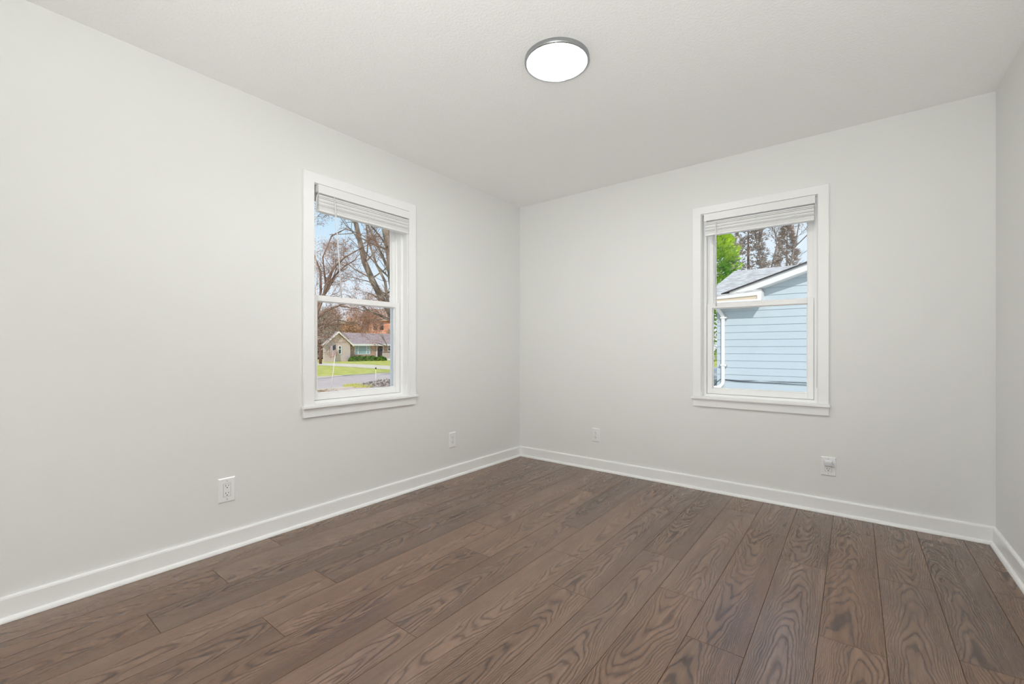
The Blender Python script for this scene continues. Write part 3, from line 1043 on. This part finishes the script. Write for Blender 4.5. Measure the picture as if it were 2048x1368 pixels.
# dark trunk at the far left of the street view
mb = MB()
mb.tube([(-46.0, 23.0, ZG - .1), (-46.0, 23.0, 0.4), (-46.0, 22.9, 1.2)], [0.17, 0.15, 0.12], 8)
mb.tube([(-46.0, 22.9, 1.1), (-46.0, 22.6, 2.0), (-46.0, 22.5, 2.9)], [0.11, 0.07, 0.03], 7)
mb.tube([(-46.0, 22.95, 0.9), (-45.9, 23.5, 1.5), (-45.9, 23.9, 1.9)], [0.06, 0.05, 0.02], 6)
tag(mb.build('tree_trunk', M['brown'], None, smooth=True), 'dark brown trunk standing left of the flag house gable', 'tree')

# ---------------------------------------------------------------- tan ranch house across the street
XF = -54.5
hs = thing('house', (XF, 33, ZG), 'tan single-storey house with a front gable and mauve roof across the street', 'house')
g0, g1 = 27.45, 31.35           # gable wing along y
XG = XF + 1.2
ze, zp = 1.62, 3.22
zb_ = ZG - 0.1
mb = MB()
gy = (g0 + g1) / 2
prof = [(g0, zb_), (g1, zb_), (g1, ze), (gy, zp - 0.12), (g0, ze)]
mb.prism(prof, XG - 0.2, XG, axis=0)
mb.box((XF - 0.3, g0 + 1.2, zb_), (XG - 0.2, g1, ze - 0.1))
mb.build('gable_wall', M['tan'], hs)
mb = MB()
mb.box((XF - 2.5, g1, zb_), (XF, 46, 1.62))
mb.build('front_wall', M['tanbrick'], hs)
mb = MB()
for dz_ in (0.0, -0.15):
    mb.face([(XF + 0.5, 31.4, 1.60 + dz_), (XF + 0.5, 46.5, 1.60 + dz_), (XF - 4.3, 46.5, 3.42 + dz_), (XF - 4.3, 32.2, 3.42 + dz_)])
    mb.face([(XF - 4.3, 32.2, 3.42 + dz_), (XF - 4.3, 46.5, 3.42 + dz_), (XF - 9.1, 46.5, 1.60 + dz_), (XF - 9.1, 36.5, 1.60 + dz_)])
mb.face([(XF + 0.5, 31.4, 1.45), (XF + 0.5, 46.5, 1.45), (XF + 0.5, 46.5, 1.6), (XF + 0.5, 31.4, 1.6)])
mb.face([(XF + 0.5, 31.4, 1.45), (XF - 4.3, 32.2, 3.27), (XF - 4.3, 32.2, 3.42), (XF + 0.5, 31.4, 1.6)])
mb.build('roof', M['roof'], hs)
mb = MB()
mb.box((XF + 0.5, 31.6, 1.38), (XF + 0.56, 46.5, 1.64))
mb.build('fascia', M['ext_white'], hs)
mb = MB()
sl = (zp - ze) / (gy - g0)
ov = 0.32
for sg in (1, -1):
    tip = gy + sg * (gy - g0 + ov)
    zt_ = ze - ov * sl
    mb.prism([(gy, zp), (tip, zt_), (tip, zt_ + 0.1), (gy, zp + 0.1)], XG - 0.2 if sg < 0 else XG - 0.5, XG + 0.35, axis=0)
mb.build('gable_roof', M['roof'], hs)
mb = MB()
for sg in (1, -1):
    tip = gy + sg * (gy - g0 + ov)
    zt_ = ze - ov * sl
    mb.prism([(gy, zp - 0.10), (tip, zt_ - 0.12), (tip, zt_ + 0.12), (gy, zp + 0.12)], XG + 0.35, XG + 0.42, axis=0)
mb.build('rake_board', M['ext_white'], hs)


def ext_window(x, y0, y1, z0, z1, par, gm, bars=(), split=None, fw=0.09):
    mb = MB()
    f_ = lambda u, w, z: (x + w, u, z)
    mb.fm = f_
    mb.frame(y0, y1, z0, z1, 0.0, 0.07, fw, fw, fw, fw)
    for b in bars:
        mb.box((b - 0.05, 0, z0), (b + 0.05, 0.06, z1))
    for (a, b, zz) in (split or ()):
        mb.box((a, 0, zz - 0.035), (b, 0.06, zz + 0.035))
    fr = mb.build('window', M['ext_white'], par)
    mb = MB(f_)
    mb.box((y0 + 0.02, 0.005, z0 + 0.02), (y1 - 0.02, 0.03, z1 - 0.02))
    mb.build('pane', gm, fr)


ext_window(XG, 29.5, 30.0, 0.2, 1.38, hs, M['darkglass'], split=[(29.5, 30.0, 0.9)])
ext_window(XF, 32.75, 35.35, 0.10, 1.46, hs, M['paleglass'], bars=(33.35, 34.75), split=[(32.75, 33.35, 0.78), (34.75, 35.35, 0.78)])
ext_window(XF, 38.5, 40.0, 0.55, 1.48, hs, M['darkglass'])
mb = MB()
mb.box((XF, 36.6, -0.55), (XF + 0.06, 37.55, 1.45), 0)
mb.build('door', M['door'], hs)
mb = MB()
mb.fm = lambda u, w, z: (XF + w, u, z)
mb.frame(36.5, 37.65, -0.55, 1.52, 0, 0.09, 0.09, 0.09, 0.08, 0)
mb.build('door_frame', M['ext_white'], hs)
mb = MB()
mb.box((XF, 35.95, ZG - 0.4), (XF + 1.8, 46, -0.56))
mb.build('porch', M['ext_white'], hs)
dk = thing('deck_railing', (XF + 1.75, 38, -0.56), 'low porch railing of pale boards and dark posts on the tan house', 'railing')
for k in range(4):
    mb = MB()
    mb.box((XF + 1.70, 36.0 + k * 2.2, -0.56), (XF + 1.78, 36.1 + k * 2.2, 0.44))
    mb.build('post', M['brown'], dk)
mb = MB()
mb.box((XF + 1.68, 36.0, 0.40), (XF + 1.80, 43, 0.48))
mb.build('top_rail', M['brown'], dk)
mb = MB()
yy = 36.12
while yy < 42.6:
    if not any(abs(yy + .06 - (36.05 + k * 2.2)) < 0.15 for k in range(4)):
        mb.box((XF + 1.72, yy, -0.50), (XF + 1.75, yy + 0.13, 0.38))
    yy += 0.16
mb.build('balusters', M['pinkrail'], dk)

# flag on the gable
fg = thing('flag', (XG + 0.1, 28.7, 1.5), 'striped flag with a dark star canton hanging on the tan gable', 'flag')
mb = MB()
mb.tube([(XG, 28.75, 1.15), (XG + 0.9, 28.1, 1.75)], 0.02, 6)
mb.build('flag_pole', M['stake'], fg)
mb = MB()
nu, nv = 26, 14
for i in range(nu):
    for j in range(nv):
        def pt(a, b):
            s, t = a / nu, b / nv
            return (XG + 0.55 + 0.07 * math.sin(s * 13) + 0.08 * t, 27.95 + 0.86 * s + 0.05 * t, 1.52 - 1.55 * t - 0.25 * (1 - s))
        stripe = int(i / nu * 13)
        mi = 2 if (i / nu > 0.46 and j / nv < 0.42) else (0 if stripe % 2 == 0 else 1)
        mb.face([pt(i, j), pt(i + 1, j), pt(i + 1, j + 1), pt(i, j + 1)], mi)
cl = mb.build('flag_cloth', [M['flag_red'], M['flag_white'], M['flag_blue']], fg, smooth=True)
bpy_merge(cl)
so = cl.modifiers.new('thick', 'SOLIDIFY')
so.thickness = 0.004
for a in range(5):
    for b in range(4):
        mb = MB()
        s, t = 0.52 + a * 0.1, 0.05 + b * 0.09
        x = XG + 0.55 + 0.07 * math.sin(s * 13) + 0.08 * t + 0.012
        y = 27.95 + 0.86 * s + 0.05 * t
        z = 1.52 - 1.55 * t - 0.25 * (1 - s)
        mb.face([(x, y + 0.022 * (1 if k % 2 == 0 else 0.42) * math.sin(k * math.pi / 5), z + 0.022 * (1 if k % 2 == 0 else 0.42) * math.cos(k * math.pi / 5)) for k in range(10)])
        mb.build('star', M['flag_white'], cl)


# hedge of rounded shrubs in front of the tan house
def shrub(x, y, r, hgt, seed, label):
    rg = random.Random(seed)
    root = thing('shrub', (x, y, ZG), label, 'shrub', 'clipped green shrubs before the tan house')
    mb = MB()
    n, k = 12, 7
    prof = []
    for i in range(k + 1):
        a = math.pi / 2 * i / k
        prof.append((r * 0.86 * math.cos(a), ZG + hgt * 0.9 * math.sin(a)))
    mb.lathe(prof, x, y, 16)
    mb.build('core', M['shrub_dark'], root, smooth=True)
    mb = MB()
    tips = []
    for i in range(420):
        a, b = rg.uniform(0, 6.283), math.acos(rg.uniform(0, 1))
        q = Vector((x + r * math.sin(b) * math.cos(a), y + r * math.sin(b) * math.sin(a), ZG + hgt * math.cos(b) + 0.03))
        tips.append((q, q))
    leaves(mb, tips, 0.085, 3, rg, 0.05)
    tag(mb.build('leaves', M['shrub'], root, recalc=False), kind='stuff')


sh = [(31.45, 0.62, 0.62), (32.5, 0.62, 0.66), (33.5, 0.6, 0.60), (34.45, 0.6, 0.66), (35.4, 0.58, 0.62), (36.2, 0.5, 0.42)]
nth = ['leftmost rounded green shrub of the row before the tan house', 'second green shrub from the left before the tan house',
       'green shrub under the left part of the picture window of the tan house', 'green shrub under the right part of the picture window of the tan house',
       'green shrub just left of the tan house porch railing', 'lowest, rightmost shrub of the row by the white porch']
for i, (y, r, hgt) in enumerate(sh):
    shrub(XF + 1.9 - (0.5 if y > 35.8 else 0) + (0.6 if y > 35 else 0), y, r, hgt, 50 + i, nth[i])

# brick building far behind
bb = thing('brick_building', (-92, 63, ZG), 'orange brick building with dark windows beyond the tan house roof', 'building')
ax_ = Vector((-0.7889 * -1, 0.6143, 0)).normalized()
mb = MB()


def fbld(u, w, z):
    o_ = Vector((-94.6, 60.3, 0))
    e1 = Vector((0.789, 0.614, 0))
    e2 = Vector((0.614, -0.789, 0))
    q = o_ + e1 * u + e2 * w
    return (q.x, q.y, z)


mb.fm = fbld
mb.box((0, -10, ZG), (16, 0, 7.9))
mb.build('brick_wall', M['brick'], bb)
mb = MB(fbld)
mb.prism([(0.6, 7.8), (-5, 11.2), (-10.6, 7.8)], -0.5, 16.5, axis=0)
mb.build('roof', M['brownroof'], bb)
for uu in (0.75, 2.9, 4.45, 7.2, 9.0):
    mb = MB(fbld)
    mb.box((uu, -0.05, 5.6), (uu + 0.95, 0.06, 7.35))
    mb.build('window', M['darkglass'], bb)

# ---------------------------------------------------------------- near street side
for (x, y, h_, lean, lab, cap) in ((-14.77, 6.43, 1.55, (0.0, 0.22), 'thin white driveway marker rod leaning at the left of the street view', False),
                                   (-15.2, 8.95, 0.86, (0, 0), 'short white marker stake with a black cap beside the rock bed', True)):
    st_ = thing('marker_stake', (x, y, ZG), lab, 'stake')
    mb = MB()
    mb.tube([(x, y, ZG - 0.1), (x + lean[0], y + lean[1], ZG + h_)], 0.013, 8)
    mb.build('rod', M['stake'], st_, smooth=True)
    if cap:
        mb = MB()
        mb.tube([(x, y, ZG + h_), (x, y, ZG + h_ + 0.07)], [0.035, 0.03], 8)
        mb.build('cap', M['black'], st_)

rg = random.Random(77)


def rock_bed(name, label, cat, n, area, size, m, zf):
    mb = MB()
    for i in range(n):
        x, y = area(rg)
        s = size * rg.uniform(0.6, 1.4)
        z = zf(x, y) + s * 0.3
        pts = []
        for (a, b, c) in ((1, 0, 0), (-1, 0, 0), (0, 1, 0), (0, -1, 0), (0, 0, .7), (0, 0, -.7)):
            pts.append(mb.vert((x + a * s * rg.uniform(.6, 1.1), y + b * s * rg.uniform(.6, 1.1), z + c * s * rg.uniform(.6, 1.1))))
        for q in ((0, 2, 4), (2, 1, 4), (1, 3, 4), (3, 0, 4), (2, 0, 5), (1, 2, 5), (3, 1, 5), (0, 3, 5)):
            mb.f.append([pts[k] for k in q]); mb.m.append(0)
    return tag(mb.build(name, m, recalc=False), label, cat, kind='stuff')


def gz2(x, y):
    return ZG + 0.03 + 0.28 * max(0, 1 - ((x + 14.9) / 1.9) ** 2) * max(0, min(1, (y - 8.7) / 0.8))


mb = MB()
nx_, ny_ = 10, 10
for i in range(nx_):
    for j in range(ny_):
        q = [(-16.6 + 3.4 * (i + a) / nx_, 8.6 + 4.0 * (j + b) / ny_) for a, b in ((0, 0), (1, 0), (1, 1), (0, 1))]
        mb.face([(a, b, gz2(a, b)) for a, b in q])
o = mb.build('mound', M['rocks'], smooth=True)
bpy_merge(o)
tag(o, 'low earth mound under the rock bed by the street', 'mound', kind='structure')
rock_bed('rock_bed', 'bed of grey landscaping rocks at the lower right of the street view', 'rocks', 900,
         lambda r: (r.uniform(-16.4, -13.4), r.uniform(8.75, 12.2)), 0.07, M['rocks'], gz2)
rock_bed('leaf_litter', 'brown fallen leaves on the near driveway edge at lower left of the street view', 'leaves', 420,
         lambda r: (r.uniform(-15.6, -14.0), r.gauss(6.0, 0.3)), 0.045, M['litter'], lambda x, y: ZG + 0.02)
mb = MB()
tips = []
for i in range(900):
    a, r_ = rg.uniform(0, 6.28), math.sqrt(rg.random())
    x, y = -16.1 + 1.0 * r_ * math.cos(a), 8.75 + 0.75 * r_ * math.sin(a)
    hh = rg.uniform(0.05, 0.16)
    dx, dy = rg.uniform(-.06, .06), rg.uniform(-.06, .06)
    mb.face([(x - .012, y, ZG), (x + .012, y + .01, ZG), (x + dx, y + dy, ZG + hh)])
tag(mb.build('grass_clump', M['lawn'], recalc=False), 'small tuft of grass at the street edge beside the rock bed', 'grass', kind='stuff')
pl = thing('path_light', (-15.9, 10.4, ZG), 'small dark path light standing in the rock bed', 'path light')
pz = gz2(-15.9, 10.4) - 0.03
mb = MB()
mb.tube([(-15.9, 10.4, pz), (-15.9, 10.4, pz + 0.22)], 0.02, 8)
mb.build('post', M['black'], pl)
mb = MB()
mb.lathe([(0.0, pz + 0.30), (0.07, pz + 0.25), (0.07, pz + 0.235), (0.0, pz + 0.235)], -15.9, 10.4, 12)
mb.build('cap', M['black'], pl)

# ---------------------------------------------------------------- blue neighbour house behind
YB = 10.5
bh = thing('house', (2.5, YB, -0.45), 'pale blue lap-sided house with white gable trim outside the back window', 'house')
mb = MB()
e_, x_l, x_r = 0.203, -0.60, 6.6
z0 = -0.115
k = 0
while z0 + k * e_ < 4.1:
    za = z0 + k * e_
    zb2 = za + e_
    # gable limits
    def xlim(z):
        if z <= 2.62:
            return x_l, x_r
        t = (z - 2.62) / 0.327
        return 0.0 + t - 0.1, 6.6 - t
    a0, a1 = xlim(za)
    b0, b1 = xlim(zb2)
    if b1 - b0 < 0.1:
        break
    # lap: bottom edge stands 14 mm proud
    mb.face([(a0, YB - 0.016, za), (a1, YB - 0.016, za), (b1, YB - 0.002, zb2), (b0, YB - 0.002, zb2)])
    mb.face([(a0, YB - 0.016, za), (a1, YB - 0.016, za), (a1, YB, za), (a0, YB, za)], 1)
    mb.face([(a0, YB - 0.016, za), (b0, YB - 0.002, zb2), (b0, YB + 0.1, zb2), (a0, YB + 0.1, za)])
    k += 1
mb.build('siding', [M['blue'], M['seam']], bh, recalc=False)
mb = MB()
mb.box((x_l + 0.005, YB + 0.003, -0.5), (x_r, YB + 7, 2.6))
mb.build('side_wall', M['blue'], bh)
mb = MB()
mb.box((x_l + 0.03, YB, -0.6), (x_r, YB + 7, -0.115))
mb.build('foundation', M['foundation'], bh)
mb = MB()
mb.box((-0.47, YB - 0.03, -0.30), (0.012, YB + 0.02, -0.115))
mb.build('crawl_vent', M['black'], bh)
# main roof facing us, hip at the left
mb = MB()
ye, zeav = YB - 0.35, 2.50
pit = 0.417
yr, zr = 12.95, 2.5 + pit * (12.95 - ye)
yn = YB + 0.15
zn = zeav + pit * (yn - ye)
mb.face([(-1.0, ye, zeav), (0.45, ye, zeav), (0.45, yr, zr), (-0.62, yr, zr)])
mb.face([(0.45, yn, zn), (8, yn, zn), (8, yr, zr), (0.45, yr, zr)])
mb.face([(-1.0, ye, zeav), (-0.62, yr, zr), (-0.62, yr + 0.1, zr), (-1.0, ye + 5.8, zeav)])
mb.face([(-0.62, yr, zr), (8, yr, zr), (8, yr + 3.0, zeav), (-1.0, yr + 3.0, zeav)])
mb.build('roof', M['shingle'], bh)
# return at the eave: shingled top, white gutter band, tan soffit
YR = YB - 0.45
mb = MB()
mb.prism([(-1.1, 2.47), (0.60, 2.60), (0.60, 2.66), (-1.1, 2.52)], YR + 0.0, YB + 0.1, axis=1)
mb.build('return_roof', M['shingle'], bh)
mb = MB()
mb.prism([(-1.1, 2.42), (0.52, 2.49), (0.52, 2.38), (0.62, 2.36), (0.62, 2.60), (-1.1, 2.47)], YR - 0.04, YR, axis=1)
mb.box((0.58, YR, 2.36), (0.62, YB, 2.60))
mb.build('gutter', M['ext_white'], bh)
mb = MB()
mb.prism([(-1.1, 2.36), (0.58, 2.36), (0.58, 2.56), (-1.1, 2.45)], YR - 0.012, YB, axis=1)
mb.build('soffit', M['soffit'], bh)
mb = MB()
mb.box((-1.1, YR - 0.05, 2.34), (0.62, YR - 0.005, 2.385))
mb.build('lower_trim', M['ext_white'], bh)
# rake: shingle edge, white fascia, soffit
YK = 10.15


def rake(mb, off0, off1, ya, yb, x0=-0.40, x1=3.1):
    s = 0.327
    zl = 2.600
    for (xa, xb, sg) in ((x0, x1, 1),):
        za_, zb3 = zl + (xa + 0.377) * s, zl + (xb + 0.377) * s
        mb.prism([(xa, za_ + off0), (xb, zb3 + off0), (xb, zb3 + off1), (xa, za_ + off1)], ya, yb, axis=1)
        xm = 2 * x1 - xa
        mb.prism([(x1, zb3 + off0), (xm, za_ + off0), (xm, za_ + off1), (x1, zb3 + off1)], ya, yb, axis=1)


mb = MB()
rake(mb, -0.015, 0.02, YK - 0.06, YB + 3)
mb.build('gable_shingles', M['shingle_edge'], bh)
mb = MB()
rake(mb, -0.20, -0.015, YK, YK + 0.03, x0=-0.20)
mb.build('rake_board', M['ext_white'], bh)
mb = MB()
rake(mb, -0.21, -0.19, YK + 0.03, YB + 0.02, x0=-0.05)
mb.build('rake_soffit', M['ext_white'], bh)
# downspout
ds = thing('downspout', (-0.41, YB - 0.05, 0), 'white downspout with curved elbows on the corner of the blue house', 'downspout')
mb = MB()
path = [(-0.60, 10.05, 2.40), (-0.585, 10.12, 2.30), (-0.47, 10.36, 2.08), (-0.43, 10.43, 1.99), (-0.425, 10.45, 1.90), (-0.425, 10.45, 0.10), (-0.435, 10.44, 0.02), (-0.50, 10.42, -0.06), (-0.58, 10.40, -0.09), (-0.80, 10.36, -0.12)]
# rectangular section swept along the path
hw, hd = 0.045, 0.033
rings = []
for i, p in enumerate(path):
    P_ = Vector(p)
    d = (Vector(path[min(i + 1, len(path) - 1)]) - Vector(path[max(i - 1, 0)])).normalized()
    side = d.cross(Vector((0, 1, 0)))
    side = side.normalized()
    fr_ = side.cross(d).normalized()
    rings.append([mb.vert(P_ + side * a * hw + fr_ * b * hd) for a, b in ((-1, -1), (1, -1), (1, 1), (-1, 1))])
for A, B in zip(rings, rings[1:]):
    for q in range(4):
        mb.f.append([A[q], A[(q + 1) % 4], B[(q + 1) % 4], B[q]]); mb.m.append(0)
mb.f.append(rings[0]); mb.m.append(0)
mb.f.append(rings[-1]); mb.m.append(0)
mb.build('pipe', M['ext_white'], ds, bevel=0.008)
for zz in (1.94, 0.56):
    mb = MB()
    mb.box((-0.51, 10.405, zz - 0.022), (-0.31, 10.412, zz + 0.022))
    mb.box((-0.51, 10.405, zz - 0.022), (-0.50, 10.485, zz + 0.022))
    mb.box((-0.32, 10.405, zz - 0.022), (-0.31, 10.485, zz + 0.022))
    mb.build('strap', M['ext_white'], ds)
mb = MB()
pts = [(-0.545 + 0.022 * math.cos(a), 10.46, 1.865 + 0.035 * math.sin(a)) for a in [2 * math.pi * k / 16 for k in range(17)]]
mb.tube(pts, 0.008, 6)
tag(mb.build('hook', M['ext_white'], smooth=True), 'small white ring hook on the blue siding left of the downspout', 'hook')
for nm, pts in (('upper dark cable slung low across the blue siding', [(-0.66, 10.45, -0.05), (-0.60, 10.46, 0.06), (-0.51, 10.47, 0.135), (-0.376, 10.475, 0.138), (0.019, 10.465, 0.125), (0.30, 10.465, 0.14), (0.52, 10.465, 0.15), (1.0, 10.465, 0.14), (1.623, 10.465, 0.143), (3.2, 10.465, 0.10)]),
                ('lower dark cable sagging beneath the other across the blue siding', [(-0.376, 10.478, 0.125), (-0.1, 10.465, 0.105), (0.15, 10.465, 0.10), (0.45, 10.465, 0.10), (0.8, 10.465, 0.10), (1.2, 10.465, 0.09), (1.623, 10.465, 0.084), (3.2, 10.465, 0.05)])):
    mb = MB()
    mb.tube(pts, 0.007, 6)
    tag(mb.build('cable', M['black'], smooth=True), nm, 'cable')


# ---------------------------------------------------------------- trees behind the blue house
def conifer(name, base, h_, r_, seed, lab, lf, bark, n=2600, size=0.16, droop=0.1):
    rg = random.Random(seed)
    root = thing(name, base, lab, 'tree')
    x, y, z = base
    mb = MB()
    mb.tube([(x, y, z - .1), (x, y, z + h_ * .95)], [h_ * .016, 0.02], 8)
    mb.build('trunk', bark, root)
    mb = MB()
    for i in range(n):
        t = rg.random() ** 0.8
        zz = z + h_ * (0.08 + 0.92 * t)
        rr = r_ * (1 - t) ** 0.75 * (0.86 + 0.22 * math.sin(zz * 3.1 + 4 * math.sin(i % 9)))
        a = rg.uniform(0, 6.283)
        q = rr * math.sqrt(rg.uniform(0.45, 1.0))
        c = Vector((x + q * math.cos(a), y + q * math.sin(a), zz))
        d = Vector((math.cos(a), math.sin(a), 0.45 + rg.uniform(-.3, .3))).normalized()
        s = d.cross(Vector((rg.uniform(-1, 1), rg.uniform(-1, 1), 1))).normalized()
        L = size * rg.uniform(.7, 1.6)
        for kk in range(3):
            dd = (d + s * (kk - 1) * 0.55).normalized()
            mb.face([c - s * L * .12, c + dd * L * 0.5 + s * L * .12, c + dd * L, c + dd * L * .5 - s * L * .12])
    tag(mb.build('foliage', lf, root, recalc=False), kind='stuff')


conifer('conifer', (-2.75, 18.0, -0.45), 9.6, 2.2, 5, 'bright lime-green conifer left of the blue house roof', M['lime'], M['bark3'], n=9000, size=0.2)
conifer('conifer', (-2.5, 26.5, -0.45), 11.0, 2.0, 6, 'brown-needled conifer rising behind the grey shingle roof', M['brownleaf'], M['bark3'], n=2300, size=0.24)
conifer('conifer', (-0.6, 27.5, -0.45), 9.2, 1.5, 7, 'thinner brown conifer right of the taller brown one', M['brownleaf'], M['bark3'], n=1500, size=0.24)
tree('bare_tree', (0.0, 22.4, -0.45), [
    ([(0.0, 22.4, -0.5), (0.0, 22.4, 2.5), (-0.02, 22.35, 4.9), (0.15, 22.5, 5.6), (0.32, 22.6, 6.6), (0.5, 22.6, 7.8)], [0.09, 0.07, 0.05, 0.04, 0.03, 0.02], 3, 0.9),
    ([(0.05, 22.4, 5.2), (-0.2, 22.3, 5.9), (-0.4, 22.2, 6.4)], [0.03, 0.022, 0.015], 3, 0.7),
    ([(0.25, 22.55, 6.1), (0.8, 22.7, 6.7), (1.3, 22.8, 7.0)], [0.028, 0.022, 0.015], 3, 0.7),
], 'slender bare tree above the roof rake of the blue house', 'tree', 61, M['palebark'], None, spread=0.5, rmin=0.008)
tree('bare_tree', (1.1, 24.4, -0.45), [
    ([(1.1, 24.4, -0.5), (1.1, 24.4, 3.0), (1.0, 24.3, 5.0), (1.4, 24.3, 6.2), (1.8, 24.4, 7.2)], [0.08, 0.065, 0.045, 0.03, 0.02], 3, 0.9),
], 'bare tree at the right edge of the back window view', 'tree', 62, M['palebark'], None, spread=0.5, rmin=0.008)
tree('bare_tree', (-1.3, 24.0, -0.45), [
    ([(-1.3, 24.0, -0.5), (-1.25, 24.0, 3.0), (-1.0, 24.0, 5.2), (-0.7, 24.0, 6.6)], [0.08, 0.065, 0.045, 0.03], 3, 1.0),
    ([(-1.15, 24.0, 4.2), (-1.4, 24.0, 5.4), (-1.6, 24.0, 6.6)], [0.06, 0.05, 0.035], 3, 1.0),
], 'fine-twigged bare tree in front of the brown conifers', 'tree', 63, M['bark3'], M['greyleaf'], 0.05, 2, 0.15, spread=0.5, rmin=0.008, fol='leaves')
